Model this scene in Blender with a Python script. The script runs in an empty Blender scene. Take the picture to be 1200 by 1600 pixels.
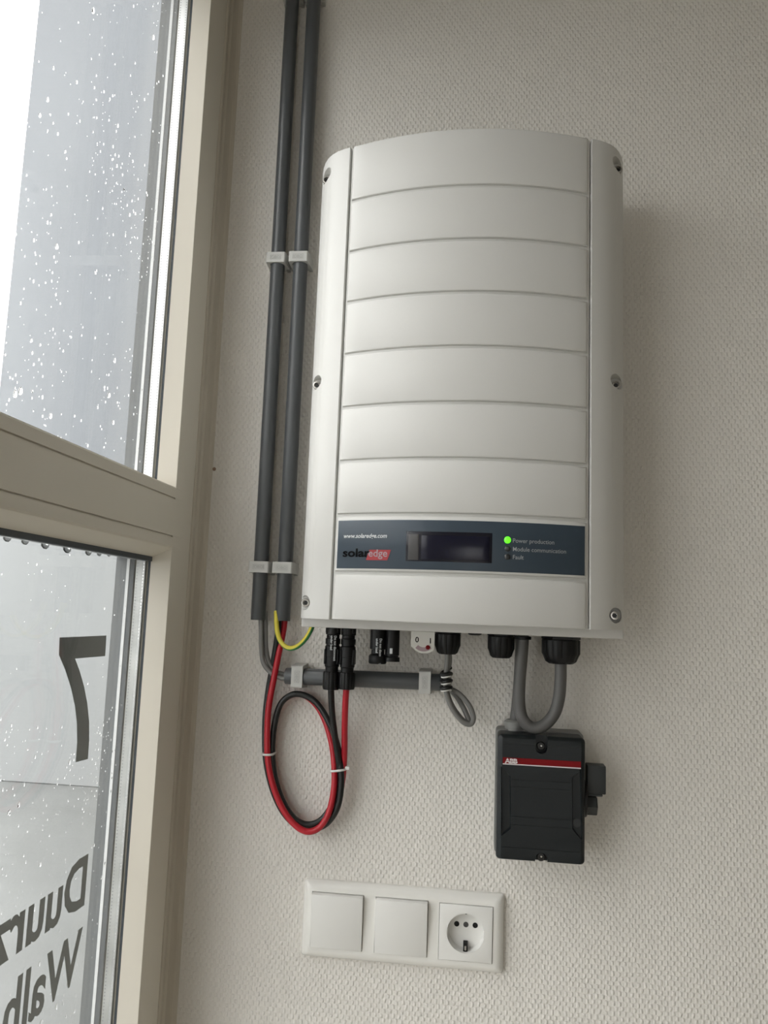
import bpy, bmesh, math, random
from mathutils import Vector, Matrix, Euler
random.seed(7)
S = bpy.context.scene
COL = S.collection

# ------------------------------------------------------------------ camera
cam_d = bpy.data.cameras.new('camera'); cam = bpy.data.objects.new('camera', cam_d); COL.objects.link(cam)
cam_d.sensor_fit = 'VERTICAL'; cam_d.sensor_height = 36.0; cam_d.sensor_width = 27.0
cam_d.lens = 27.9844
cam_d.clip_start = 0.01; cam_d.clip_end = 200
cam.matrix_world = Matrix(((0.99218, -0.020917, 0.123053, 0.074396),
                           (0.119232, -0.132819, -0.983942, -0.875992),
                           (0.036925, 0.99092, -0.129287, 1.3673),
                           (0, 0, 0, 1)))
S.camera = cam

# ------------------------------------------------------------------ sky, exposure
W = bpy.data.worlds.new('overcast_sky'); S.world = W; W.use_nodes = True
nt = W.node_tree; nt.nodes.clear()
tc = nt.nodes.new('ShaderNodeTexCoord'); sep = nt.nodes.new('ShaderNodeSeparateXYZ')
ramp = nt.nodes.new('ShaderNodeValToRGB'); bg = nt.nodes.new('ShaderNodeBackground'); wo = nt.nodes.new('ShaderNodeOutputWorld')
nt.links.new(tc.outputs['Generated'], sep.inputs[0]); nt.links.new(sep.outputs['Z'], ramp.inputs[0])
nt.links.new(ramp.outputs[0], bg.inputs[0]); nt.links.new(bg.outputs[0], wo.inputs[0])
ramp.color_ramp.elements[0].position = 0.0; ramp.color_ramp.elements[0].color = (.475, .470, .462, 1)
ramp.color_ramp.elements[1].position = 1.0; ramp.color_ramp.elements[1].color = (1, .98, .945, 1)
bg.inputs[1].default_value = 4.2
S.view_settings.view_transform = 'Standard'; S.view_settings.look = 'None'
S.view_settings.gamma = 1.0; S.view_settings.use_curve_mapping = False
S.view_settings.exposure = 0.72
S.cycles.transparent_max_bounces = 24
S.cycles.max_bounces = 14; S.cycles.diffuse_bounces = 6; S.cycles.transmission_bounces = 10

def portal(loc, sx, sz, rot=(0, math.radians(-90), 0)):
    l = bpy.data.lights.new('window_portal', 'AREA'); l.shape = 'RECTANGLE'; l.size = sz; l.size_y = sx
    l.cycles.is_portal = True
    o = bpy.data.objects.new('window_portal', l); COL.objects.link(o); o.location = loc
    o.rotation_euler = rot        # by default faces into the room (+x)
    return o
portal((-0.33, -0.60, 1.10), 1.04, 2.02)
portal((-0.33, -4.00, 1.10), 2.20, 2.02)
portal((.5, -6.12, 1.10), 2.02, .92, (math.radians(90), 0, 0))      # faces +y

# ------------------------------------------------------------------ materials
def mat(name, col, rough=.5, metal=0., spec=.5, **kw):
    m = bpy.data.materials.new(name); m.use_nodes = True
    b = m.node_tree.nodes['Principled BSDF']
    b.inputs['Base Color'].default_value = (*col, 1); b.inputs['Roughness'].default_value = rough
    b.inputs['Metallic'].default_value = metal; b.inputs['Specular IOR Level'].default_value = spec
    for k, v in kw.items(): b.inputs[k.replace('_', ' ')].default_value = v
    return m
def nd(m, t, **kw):
    n = m.node_tree.nodes.new(t)
    for k, v in kw.items(): setattr(n, k, v)
    return n
def grain(m, scale=900, dist=.0002, strength=.3, mottle=.0, mscale=6):
    """fine relief (and a faint colour mottle) from noise in object space"""
    L = m.node_tree.links; b = m.node_tree.nodes['Principled BSDF']
    t = nd(m, 'ShaderNodeTexCoord'); n = nd(m, 'ShaderNodeTexNoise'); n.inputs['Scale'].default_value = scale
    n.inputs['Detail'].default_value = 3
    bp = nd(m, 'ShaderNodeBump'); bp.inputs['Distance'].default_value = dist; bp.inputs['Strength'].default_value = strength
    L.new(t.outputs['Object'], n.inputs['Vector']); L.new(n.outputs[0], bp.inputs['Height']); L.new(bp.outputs[0], b.inputs['Normal'])
    if mottle:
        c0 = b.inputs['Base Color'].default_value[:]
        n2 = nd(m, 'ShaderNodeTexNoise'); n2.inputs['Scale'].default_value = mscale; n2.inputs['Detail'].default_value = 5
        r = nd(m, 'ShaderNodeValToRGB'); L.new(t.outputs['Object'], n2.inputs['Vector']); L.new(n2.outputs[0], r.inputs[0])
        r.color_ramp.elements[0].position = .3; r.color_ramp.elements[1].position = .7
        r.color_ramp.elements[0].color = (*[x * (1 - mottle) for x in c0[:3]], 1)
        r.color_ramp.elements[1].color = (*[min(1, x * (1 + mottle)) for x in c0[:3]], 1)
        L.new(r.outputs[0], b.inputs['Base Color'])
    return m

def wallpaper():
    m = mat('woven_wallpaper', (.715, .69, .645), .62, spec=.35)
    L = m.node_tree.links; b = m.node_tree.nodes['Principled BSDF']
    t = nd(m, 'ShaderNodeTexCoord'); nz = nd(m, 'ShaderNodeTexNoise'); nz.inputs['Scale'].default_value = 80; nz.inputs['Detail'].default_value = 2
    L.new(t.outputs['Object'], nz.inputs['Vector'])
    sc = nd(m, 'ShaderNodeVectorMath', operation='MULTIPLY_ADD')     # jitter the threads
    sub = nd(m, 'ShaderNodeVectorMath', operation='SUBTRACT'); sub.inputs[1].default_value = (.5, .5, .5)
    L.new(nz.outputs['Color'], sub.inputs[0]); L.new(sub.outputs[0], sc.inputs[0])
    sc.inputs[1].default_value = (.0036, .0036, .0046); L.new(t.outputs['Object'], sc.inputs[2])
    sp = nd(m, 'ShaderNodeSeparateXYZ'); L.new(sc.outputs[0], sp.inputs[0])
    def trig(src, per):
        a = nd(m, 'ShaderNodeMath', operation='MULTIPLY'); a.inputs[1].default_value = 2 * math.pi / per
        cc = nd(m, 'ShaderNodeMath', operation='COSINE'); L.new(src, a.inputs[0]); L.new(a.outputs[0], cc.inputs[0]); return cc.outputs[0]
    p = nd(m, 'ShaderNodeMath', operation='MULTIPLY')
    L.new(trig(sp.outputs['X'], .0062), p.inputs[0]); L.new(trig(sp.outputs['Z'], .0094), p.inputs[1])
    mp = nd(m, 'ShaderNodeMath', operation='MAXIMUM'); mp.inputs[1].default_value = 0; L.new(p.outputs[0], mp.inputs[0])
    mx = nd(m, 'ShaderNodeMath', operation='POWER'); mx.inputs[1].default_value = .75; L.new(mp.outputs[0], mx.inputs[0])     # separate oval nubs
    n2 = nd(m, 'ShaderNodeTexNoise'); n2.inputs['Scale'].default_value = 330; n2.inputs['Detail'].default_value = 2
    L.new(t.outputs['Object'], n2.inputs['Vector'])
    ad = nd(m, 'ShaderNodeMath', operation='MULTIPLY_ADD'); ad.inputs[1].default_value = .55
    L.new(n2.outputs[0], ad.inputs[0]); L.new(mx.outputs[0], ad.inputs[2])
    bp = nd(m, 'ShaderNodeBump'); bp.inputs['Distance'].default_value = .0007; bp.inputs['Strength'].default_value = .85
    L.new(ad.outputs[0], bp.inputs['Height']); L.new(bp.outputs[0], b.inputs['Normal'])
    return m

def pane_glass(name, tint):
    m = bpy.data.materials.new(name); m.use_nodes = True; t = m.node_tree; t.nodes.clear()
    o = t.nodes.new('ShaderNodeOutputMaterial'); mx = t.nodes.new('ShaderNodeMixShader'); fr = t.nodes.new('ShaderNodeFresnel')
    tr = t.nodes.new('ShaderNodeBsdfTransparent'); gl = t.nodes.new('ShaderNodeBsdfGlossy')
    ge = t.nodes.new('ShaderNodeNewGeometry'); io = t.nodes.new('ShaderNodeMapRange')      # same reflectance from either side of the sheet
    io.inputs['To Min'].default_value = 1.25; io.inputs['To Max'].default_value = 1 / 1.25
    t.links.new(ge.outputs['Backfacing'], io.inputs[0]); t.links.new(io.outputs[0], fr.inputs[0])
    tr.inputs[0].default_value = (*tint, 1); gl.inputs['Roughness'].default_value = .0
    t.links.new(fr.outputs[0], mx.inputs[0]); t.links.new(tr.outputs[0], mx.inputs[1]); t.links.new(gl.outputs[0], mx.inputs[2])
    t.links.new(mx.outputs[0], o.inputs[0]); return m

def water():
    m = bpy.data.materials.new('rain_water'); m.use_nodes = True; t = m.node_tree; t.nodes.clear()
    o = t.nodes.new('ShaderNodeOutputMaterial'); g = t.nodes.new('ShaderNodeBsdfGlass'); g.inputs['IOR'].default_value = 1.33
    g.inputs['Roughness'].default_value = 0; t.links.new(g.outputs[0], o.inputs[0]); return m

MW = wallpaper()
M = dict(
    plaster=grain(mat('white_plaster', (.55, .52, .46), .8, spec=.2), 60, .0008, .3),
    ceiling=grain(mat('ceiling_paint', (.62, .61, .58), .9, spec=.1), 40, .0008, .3),
    floor=grain(mat('floor_lino', (.56, .52, .45), .5), 80, .0004, .3, .12, 4),
    frame=grain(mat('cream_window_frame', (.69, .65, .565), .42), 500, .0001, .2),
    caulk=grain(mat('beige_sealant', (.52, .475, .40), .6), 200, .0004, .5),
    gasket=mat('dark_gasket', (.055, .065, .075), .6),
    ext=grain(mat('grey_exterior_frame', (.12, .13, .135), .45), 300, .0001, .2),
    extlight=mat('bright_frame_lip', (.62, .63, .63), .35),
    spacer=grain(mat('aluminium_spacer', (.86, .87, .87), .42, .35), 400, .0002, .4),
    perf=mat('perforation_dark', (.22, .23, .24), .6),
    bead=mat('perforation_bright', (.95, .95, .95), .2, .6),
    vinyl=grain(mat('grey_vinyl_film', (.165, .172, .165), .6), 120, .0001, .2),
    facade=grain(mat('pale_render_facade', (.240, .252, .268), .85, spec=.1), 3, .01, .2, .04, .5),
    haze_band=grain(mat('pale_haze_band', (.305, .315, .318), .85, spec=.1), 3, .01, .2, .04, .5),  # paler facade tone, holds the misty brightening near the ground
    paving=grain(mat('wet_pale_paving', (.178, .184, .182), .5), 8, .004, .3, .08, 2),
    white=grain(mat('white_powder_coat', (.63, .626, .605), .42, spec=.45), 1400, .00012, .35),
    whiteb=grain(mat('white_powder_coat_base', (.60, .59, .57), .55, spec=.4), 1400, .00012, .35),
    label=grain(mat('slate_label_film', (.040, .058, .079), .36, spec=.4), 700, .00005, .15),
    lcd=mat('dark_lcd_glass', (.008, .008, .014), .22, spec=.35),
    lcdin=mat('lcd_pane', (.0055, .0058, .017), .22, spec=.35),
    reflmetal=mat('reflection_and_metal_grey', (.055, .053, .053), .35),  # grey for the painted display reflection and small socket metal
    printw=mat('white_print', (.62, .65, .67), .5),
    printg=mat('grey_print', (.34, .36, .375), .6),
    printk=mat('black_print', (.003, .003, .004), .7, spec=.1),
    printr=mat('red_print', (.33, .022, .030), .5),
    printp=mat('pinkish_grey_print', (.36, .27, .29), .6),
    black=grain(mat('black_nylon', (.0045, .0045, .005), .42, spec=.28), 500, .0002, .25),
    blacks=mat('black_recess', (.004, .004, .004), .7),
    steel=mat('stainless_steel', (.52, .50, .47), .28, 1.),
    steeld=mat('dark_hex_socket', (.05, .05, .05), .4, 1.),
    pvc=grain(mat('grey_pvc_conduit', (.073, .078, .083), .34, spec=.5), 250, .0002, .25),
    clip=grain(mat('light_grey_clip', (.52, .52, .50), .45), 700, .0001, .3),
    clipd=mat('grey_clip_relief', (.40, .40, .385), .5),
    cable=grain(mat('grey_cable_sheath', (.175, .172, .165), .45), 400, .0002, .3),
    cablet=grain(mat('thick_grey_cable_sheath', (.10, .098, .095), .5), 400, .0002, .3),
    red=grain(mat('red_cable_sheath', (.42, .007, .018), .38), 400, .0001, .3),
    cblack=grain(mat('black_cable_sheath', (.0065, .0068, .007), .4), 400, .0001, .3),
    yellow=mat('yellow_insulation', (.62, .53, .05), .4),
    green=mat('green_insulation', (.03, .20, .06), .4),
    tie=mat('white_nylon_tie', (.72, .72, .70), .4),
    box=grain(mat('anthracite_plastic', (.0095, .0122, .0135), .40, spec=.28), 900, .00012, .4),
    boxrim=grain(mat('grey_plastic_base', (.21, .21, .20), .5), 700, .0001, .3),
    boxred=mat('dark_red_stripe', (.17, .0035, .006), .5, spec=.15),
    boxwhite=mat('white_stripe', (.66, .62, .62), .45),
    knob=grain(mat('dark_grey_handle', (.022, .025, .026), .5), 900, .0001, .4),
    swp=mat('glossy_white_plastic', (.76, .75, .715), .22, spec=.5),
    swr=mat('satin_white_plastic', (.74, .735, .71), .33, spec=.5),
    hole=mat('dark_hole', (.004, .004, .004), .8),
    plugb=mat('brown_wall_plug', (.30, .20, .14), .7),
    tabw=mat('white_switch_guard', (.62, .61, .57), .45),
    glassin=pane_glass('window_glass', (.975, .98, .98)),
    glassout=pane_glass('window_glass_outer', (.97, .975, .98)),
    water=water(),
)
led = mat('lit_green_led', (.05, .6, .02), .3); b_ = led.node_tree.nodes['Principled BSDF']
b_.inputs['Emission Color'].default_value = (.09, 1., .01, 1); b_.inputs['Emission Strength'].default_value = 1.1
M['led'] = led
M['leddark'] = mat('unlit_led', (.028, .030, .030), .4)

# ------------------------------------------------------------------ helpers
def link(name, me, parent=None, m=None, kind=None, smooth=True, ang=32):
    o = bpy.data.objects.new(name, me); COL.objects.link(o)
    if m is not None:
        for x in (m if isinstance(m, (list, tuple)) else [m]): me.materials.append(x)
    if parent is not None:
        o.parent = parent
        me.transform(Matrix.Translation(-root_loc(parent)))
    if smooth:
        me.polygons.foreach_set('use_smooth', [True] * len(me.polygons)); me.set_sharp_from_angle(angle=math.radians(ang))
    if kind: o['kind'] = kind
    return o
def root_loc(o):
    l = Vector((0, 0, 0))
    while o is not None: l += o.location; o = o.parent
    return l
def thing(name, loc, label=None, cat=None, group=None, kind=None):
    o = bpy.data.objects.new(name, None); COL.objects.link(o); o.location = loc; o.empty_display_size = .02
    if label: o['label'] = label
    if cat: o['category'] = cat
    if group: o['group'] = group
    if kind: o['kind'] = kind
    return o
def tag(o, label, cat, group=None):
    o['label'] = label; o['category'] = cat
    if group: o['group'] = group
    return o
class MB:
    def __init__(s): s.bm = bmesh.new()
    def face(s, vs, mi=0):
        f = s.bm.faces.new(vs); f.material_index = mi; return f
    def box(s, x0, x1, y0, y1, z0, z1, bev=0, seg=1, mi=0, mtx=None):
        v = [s.bm.verts.new(p) for p in ((x0, y0, z0), (x1, y0, z0), (x1, y1, z0), (x0, y1, z0), (x0, y0, z1), (x1, y0, z1), (x1, y1, z1), (x0, y1, z1))]
        fs = [s.face([v[i] for i in q], mi) for q in ((0, 3, 2, 1), (4, 5, 6, 7), (0, 1, 5, 4), (1, 2, 6, 5), (2, 3, 7, 6), (3, 0, 4, 7))]
        if bev:
            es = {e for f in fs for e in f.edges}
            r = bmesh.ops.bevel(s.bm, geom=list(es), offset=bev, segments=seg, affect='EDGES', profile=.5)
            v = list({x for f in r['faces'] for x in f.verts} | {x for x in v if x.is_valid})
            for f in r['faces']: f.material_index = mi
        if mtx is not None: bmesh.ops.transform(s.bm, matrix=mtx, verts=[x for x in v if x.is_valid])
        return s
    def loops(s, loops, mi=0, cap0=True, cap1=True):
        """loft closed loops (lists of points, equal length)"""
        rows = [[s.bm.verts.new(p) for p in l] for l in loops]
        n = len(rows[0])
        for a, b in zip(rows, rows[1:]):
            for i in range(n): s.face((a[i], a[(i + 1) % n], b[(i + 1) % n], b[i]), mi)
        if cap0: s.face(list(reversed(rows[0])), mi)
        if cap1: s.face(rows[-1], mi)
        return s
    def prism(s, poly, d, mi=0):
        d = Vector(d); return s.loops([poly, [Vector(p) + d for p in poly]], mi)
    def lathe(s, prof, origin, axis='z', n=28, mi=0, ribs=0, ribd=0, cap0=True, cap1=True):
        """prof = [(radius, along)]"""
        L = []
        for r, h in prof:
            ring = []
            for k in range(n):
                a = 2 * math.pi * k / n
                rr = r - (ribd if ribs and (k % max(1, n // ribs)) == 0 else 0)
                u, w = rr * math.cos(a), rr * math.sin(a)
                p = {'z': (u, w, h), 'y': (u, h, w), 'x': (h, u, w)}[axis]
                ring.append(Vector(origin) + Vector(p))
            L.append(ring)
        return s.loops(L, mi, cap0, cap1)
    def tube(s, pts, r, n=14, mi=0, closed=False, stripe=None, caps=True):
        pts = [Vector(p) for p in pts]; N = len(pts)
        T = [(pts[min(i + 1, N - 1)] - pts[max(i - 1, 0)]).normalized() for i in range(N)]
        up = Vector((0, -1, 0)) if abs(T[0].y) < .9 else Vector((1, 0, 0))
        nrm = (up - T[0] * up.dot(T[0])).normalized(); rows = []
        for i in range(N):
            nrm = (nrm - T[i] * nrm.dot(T[i])).normalized(); bi = T[i].cross(nrm)
            rr = r[i] if isinstance(r, list) else r
            rows.append([s.bm.verts.new(pts[i] + (nrm * math.cos(a) + bi * math.sin(a)) * rr) for a in [2 * math.pi * k / n for k in range(n)]])
        for a, b in zip(rows, rows[1:]):
            for i in range(n):
                s.face((a[i], a[(i + 1) % n], b[(i + 1) % n], b[i]), stripe(i / n) if stripe else mi)
        if caps: s.face(list(reversed(rows[0])), mi); s.face(rows[-1], mi)
        return s
    def build(s, name, m, parent=None, kind=None, smooth=True, ang=32, fixn=True):
        if fixn: bmesh.ops.recalc_face_normals(s.bm, faces=s.bm.faces[:])
        me = bpy.data.meshes.new(name); s.bm.to_mesh(me); s.bm.free()
        return link(name, me, parent, m, kind, smooth, ang)
def spline(pts, k=10):
    """Catmull-Rom through the points"""
    P = [Vector(p) for p in pts]; out = []
    for i in range(len(P) - 1):
        p0 = P[i - 1] if i else P[i] * 2 - P[i + 1]; p1, p2 = P[i], P[i + 1]
        p3 = P[i + 2] if i + 2 < len(P) else P[i + 1] * 2 - P[i]
        for j in range(k):
            t = j / k
            out.append(.5 * ((2 * p1) + (p2 - p0) * t + (2 * p0 - 5 * p1 + 4 * p2 - p3) * t * t + (3 * p1 - p0 - 3 * p2 + p3) * t ** 3))
    out.append(P[-1]); return out
def rrect(x0, x1, z0, z1, r, y, k=5):
    out = []
    for cx, cz, a0 in ((x1 - r, z1 - r, 0), (x0 + r, z1 - r, 90), (x0 + r, z0 + r, 180), (x1 - r, z0 + r, 270)):
        for j in range(k + 1):
            a = math.radians(a0 + 90 * j / k); out.append(Vector((cx + r * math.cos(a), y, cz + r * math.sin(a))))
    return out
def cut(o, cutter):
    """exact boolean difference, cutter is thrown away"""
    md = o.modifiers.new('cut', 'BOOLEAN'); md.operation = 'DIFFERENCE'; md.solver = 'EXACT'; md.object = cutter
    bpy.context.view_layer.update()
    dg = bpy.context.evaluated_depsgraph_get()
    me = bpy.data.meshes.new_from_object(o.evaluated_get(dg)); o.modifiers.clear(); old = o.data; o.data = me
    bpy.data.meshes.remove(old); bpy.data.objects.remove(cutter)
    me.polygons.foreach_set('use_smooth', [True] * len(me.polygons)); me.set_sharp_from_angle(angle=math.radians(32))
    return o
def text_mesh(txt, size, bold=0., ext=.0, xs=1., shear=0., align='LEFT', tracking=1.):
    cu = bpy.data.curves.new('lettering', 'FONT'); cu.body = txt; cu.size = size; cu.offset = bold; cu.extrude = ext; cu.shear = shear
    cu.align_x = align; cu.space_character = tracking; cu.resolution_u = 3
    o = bpy.data.objects.new('lettering', cu); COL.objects.link(o); bpy.context.view_layer.update()
    me = bpy.data.meshes.new_from_object(o.evaluated_get(bpy.context.evaluated_depsgraph_get()))
    bpy.data.objects.remove(o); bpy.data.curves.remove(cu)
    me.materials.clear()
    for v in me.vertices: v.co.x *= xs
    return me
def put_text(name, me, m, parent, f):
    """f maps the flat (x, y, z) of the text to the room"""
    for v in me.vertices: v.co = f(v.co)
    return link(name, me, parent, m, smooth=False)
def copy_tree(o, loc):
    c = o.copy(); COL.objects.link(c); c.location = loc
    for ch in o.children:
        d = ch.copy(); COL.objects.link(d); d.parent = c
        for g in ch.children:
            e = g.copy(); COL.objects.link(e); e.parent = d
    return c

# ------------------------------------------------------------------ room
HEAD = 2.14
XW, XG, H, XR, YB = -.245, -.2625, 2.70, 5.2, -6.0
wb = MB().box(-.243, XR, 0, .2, 0, H).build('wall_back', MW, kind='structure', smooth=False)
MB().lathe([(.0022, -.0006), (.0016, -.0008), (.0007, -.0004)], (-0.2346, 0.0000, 1.5282), 'y', 12).build('wall_plug', M['plugb'], wb)
MB().box(XR, XR + .2, YB, .2, 0, H).build('wall_right', M['plaster'], kind='structure', smooth=False)
wf = MB(); wf.box(-.4, .0, YB - .2, YB, 0, H); wf.box(1.0, XR + .2, YB - .2, YB, 0, H); wf.box(.0, 1.0, YB - .2, YB, HEAD + .06, H); wf.build('wall_front', M['plaster'], kind='structure', smooth=False)
MB().box(-.4, XR + .2, YB - .2, .2, -.2, 0).build('floor', M['floor'], kind='structure', smooth=False)
MB().box(-.4, XR + .2, YB - .2, .2, H, H + .2).build('ceiling', M['ceiling'], kind='structure', smooth=False)
wl = MB(); wl.box(-.33, XW + .002, YB, .2, HEAD + .06, H)                    # over the windows
wl.box(-.4, XW + .002, -2.90, -1.20, 0, HEAD + .06); wl.box(-.4, XW + .002, YB, -5.10, 0, HEAD + .06)
wl.box(-.3022, XW + .002, -.0005, .2, 0, HEAD + .06)
wl.build('wall_left', M['plaster'], kind='structure', smooth=False)
# seam between window frame and wallpaper: a flat strip, a groove, a second strip and a hollow fillet of sealant
pts = [(-.246, -.034), (-.2436, -.0335), (-.2428, -.032), (-.2428, -.0305), (-.2448, -.0285), (-.2450, -.0200), (-.2440, -.0185), (-.2430, -.0170),
       (-.2428, -.0100), (-.2424, -.0062), (-.2412, -.0030), (-.2392, -.0012), (-.2365, -.0004), (-.2365, .0005), (-.2600, .0005), (-.2600, -.034)]
MB().prism([(x, y, 0) for x, y in pts], (0, 0, H)).build('trim_1', M['caulk'], kind='structure', ang=25)
MB().box(-.236, XR, -.012, 0, 0, .07, .003).build('baseboard_back', M['plaster'], kind='structure')

# ------------------------------------------------------------------ window
w1 = thing('window_1', (-.27, -.8, 1.5), kind='structure'); w2 = thing('window_2', (-.27, -.8, .05), kind='structure')
# jamb along the corner, from floor to head
jp = [(-.245, -.034), (-.245, -.0836), (-.2453, -.0840), (-.2660, -.0856), (-.2660, -.0838), (-.3020, -.0838), (-.3020, -.034)]
MB().prism([(x, y, .05) for x, y in jp], (0, 0, HEAD - .05)).build('jamb', M['frame'], w1, ang=20)
MB().prism([(x, -1.2 - (y + .034), .05) for x, y in jp], (0, 0, HEAD - .05)).build('jamb', M['frame'], w1, ang=20)
# transom: bevel, two thin joints, splayed underside
zt, zg1, zg2, zb = 1.4945, 1.4807, 1.4411, 1.4292
tp = [(-.302, zt), (-.2660, zt + .0012), (-.2515, zt), (-.2462, zt - .0018), (-.245, zt - .0035), (-.245, zg1 + .0009), (-.2472, zg1 + .0006), (-.2472, zg1 - .0006), (-.245, zg1 - .0009),
      (-.245, zg2 + .0009), (-.2472, zg2 + .0006), (-.2472, zg2 - .0006), (-.245, zg2 - .0009), (-.245, zb + .002), (-.2458, zb), (-.2472, zb - .0012), (-.2660, 1.4185), (-.302, 1.4185)]
MB().prism([(x + (.0002 if x > -.26 else 0), -.0645, z) for x, z in tp], (0, -1.105, 0)).build('transom', M['frame'], w1, ang=20)
MB().box(-.302, XW - .0005, -1.2, -.034, HEAD - .055, HEAD + .06, .002).build('head', M['frame'], w1)
MB().box(-.302, XW - .0005, -1.2, -.034, .0, .11, .002).build('sill', M['frame'], w2)
def glazing(w, z0, z1, low):
    yl, yr = -1.1095, -.0837
    p = MB().box(-.2708, -.2688, yl, yr, z0, z1).build('glass_pane', M['glassin'], w, smooth=False)
    p2 = MB().box(-.2825, -.2805, yl, yr, z0, z1).build('glass_pane', M['glassout'], w, smooth=False); p2['label'] = 'outer pane, wet with rain'
    g = MB()
    g.box(-.2688, -.2658, -.0856, -.0836, z0, z1, .0004); g.box(-.2688, -.2658, yl - .003, yl + .003, z0, z1, .0004)
    g.box(-.2688, -.2645, yl, -.0856, z1 - .0050, z1 + .002, .0006); g.box(-.2688, -.2658, yl, -.0856, z0 - .002, z0 + .0006, .0004)
    g.build('gasket', M['gasket'], w)
    sp = MB(); sp.box(-.2804, -.2709, -.0878, -.0837, z0, z1); sp.box(-.2804, -.2709, yl, yl + .006, z0, z1)
    sp.box(-.2804, -.2709, yl, -.0878, z1 - .004, z1); sp.box(-.2804, -.2709, yl, -.0878, z0, z0 + .004)
    spo = sp.build('spacer', M['spacer'], w, smooth=False)
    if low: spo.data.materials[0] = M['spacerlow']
    d = MB(); n = int((z1 - z0) / .0032)
    for i in range(n):
        z = z0 + .006 + i * .0032
        if z > z1 - .003: break
        for xx in (-.2722, -.2790):
            bright = low and xx == -.2722
            d.box(xx - .00045, xx + .00045, -.0881, -.0877, z - (.0007 if bright else .0004), z + (.0007 if bright else .0004), mi=1 if bright else 0)
    d.build('perforation', [M['perf'], M['bead']], spo, kind='stuff', smooth=False)
    e = MB()                                                           # exterior gasket, bright lip, grey bead
    e.box(-.2875, -.2826, -.0878, -.0830, z0 - .01, z1 + .01, mi=0); e.box(-.2875, -.2826, yl, -.0878, z1 - .002, z1 + .01, mi=0)
    e.box(-.2906, -.2875, -.0884, -.0830, z0 - .01, z1 + .01, mi=1)
    e.box(-.3024, -.2906, -.0878, -.0830, z0 - .01, z1 + .01, mi=2); e.box(-.3020, -.2906, yl, -.0878, z1 - .001, z1 + .01, mi=2)
    e.build('exterior_frame', [M['gasket'], M['extlight'], M['ext']], w, smooth=False)
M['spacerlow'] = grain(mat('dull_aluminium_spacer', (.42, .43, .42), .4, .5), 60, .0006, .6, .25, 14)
glazing(w1, zt + .0005, HEAD - .055, False)
glazing(w2, .11, 1.4192, True)
# outer face of this same building, dark cladding running on past the window
MB().box(-.318, -.3025, -.02, 5.9, 0, 6.0).build('wall_outside', M['ext'], kind='structure', smooth=False)
# rain on the outside of both panes
def drops(w, z0, z1, n, big, seed, streak=0, hang=False):
    rnd = random.Random(seed); b = MB(); X = -.28255
    def dome(y, z, ry, rz, h, sk=0.):
        N, K = (10, 4) if ry > .0007 else (7, 3)
        rows = []
        for j in range(K):
            t = math.pi / 2 * j / K
            rows.append([b.bm.verts.new((X - h * math.sin(t), y + ry * math.cos(t) * math.cos(a), z + rz * math.cos(t) * math.sin(a) - sk * (math.sin(t))))
                         for a in [2 * math.pi * i / N for i in range(N)]])
        top = b.bm.verts.new((X - h, y, z - sk))
        for a_, b_2 in zip(rows, rows[1:]):
            for i in range(N): b.face((a_[i], b_2[i], b_2[(i + 1) % N], a_[(i + 1) % N]))
        for i in range(N): b.face((rows[-1][i], top, rows[-1][(i + 1) % N]))
        b.face(rows[0])
    cl = [(rnd.uniform(-.62, -.11), rnd.uniform(z0, z1)) for _ in range(26)]
    for i in range(n):
        if rnd.random() < .45:
            c0 = rnd.choice(cl); y, z = rnd.gauss(c0[0], .022), rnd.gauss(c0[1], .03)
        else: y, z = rnd.uniform(-.72, -.092), rnd.uniform(z0, z1)
        if not (z0 + .004 < z < z1 - .006 and y < -.092): continue
        if hang and z > 1.27 and rnd.random() < .85: continue
        r = .0004 + .00075 * rnd.random() ** 2.2 * big + (.0011 * big if rnd.random() < .035 else 0)
        dome(y, z, r, r * rnd.uniform(1.0, 1.7), r * rnd.uniform(.5, .8), r * .25)
    if hang:
        for y, rr in ((-.286, .0050), (-.2565, .0060), (-.221, .0066), (-.183, .0056), (-.162, .0040), (-.142, .0026), (-.31, .005), (-.345, .006)):
            dome(y - .004, z1 - .0030, rr * 1.15, rr * .80, .0016, .0004)
    return b.build('raindrops', M['water'], w, kind='stuff', ang=60)
drops(w1, zt, HEAD - .06, 1500, 1.15, 3)
drops(w2, .85, 1.4192, 3000, 1.0, 5, hang=True)
# lettering stuck to the outside of the lower pane, seen from behind
XL = -.2801
seven = [(-0.2803, -0.2289, 1.3389), (-0.2803, -0.1431, 1.3389), (-0.2803, -0.1423, 1.3195), (-0.2803, -0.1996, 1.3198), (-0.2803, -0.1897, 1.3087), (-0.2803, -0.1790, 1.2943), (-0.2803, -0.1703, 1.2787), (-0.2803, -0.1635, 1.2608), (-0.2803, -0.1604, 1.2432), (-0.2803, -0.1601, 1.2272),
         (-0.2803, -0.1825, 1.2282), (-0.2803, -0.1826, 1.2453), (-0.2803, -0.1862, 1.2625), (-0.2803, -0.1923, 1.2782), (-0.2803, -0.2019, 1.2945), (-0.2803, -0.2145, 1.3108), (-0.2803, -0.2275, 1.3244)]
MB().prism([(XL, y, z) for x, y, z in seven], (-.0003, 0, 0)).build('house_number', M['vinyl'], w2, smooth=False)
def winword(txt, y0, zbase, size, xs, bold):
    me = text_mesh(txt, size, bold, .0001, xs)
    put_text('lettering', me, M['vinyl'], w2, lambda v: Vector((XL - .0002 + v.z, y0 - v.x, zbase + v.y)))
winword('Duurz', -.1405, 1.0962, .0615, .94, .0016)
winword('Walh', -.1445, 1.0325, .0615, .89, .0014)
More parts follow.
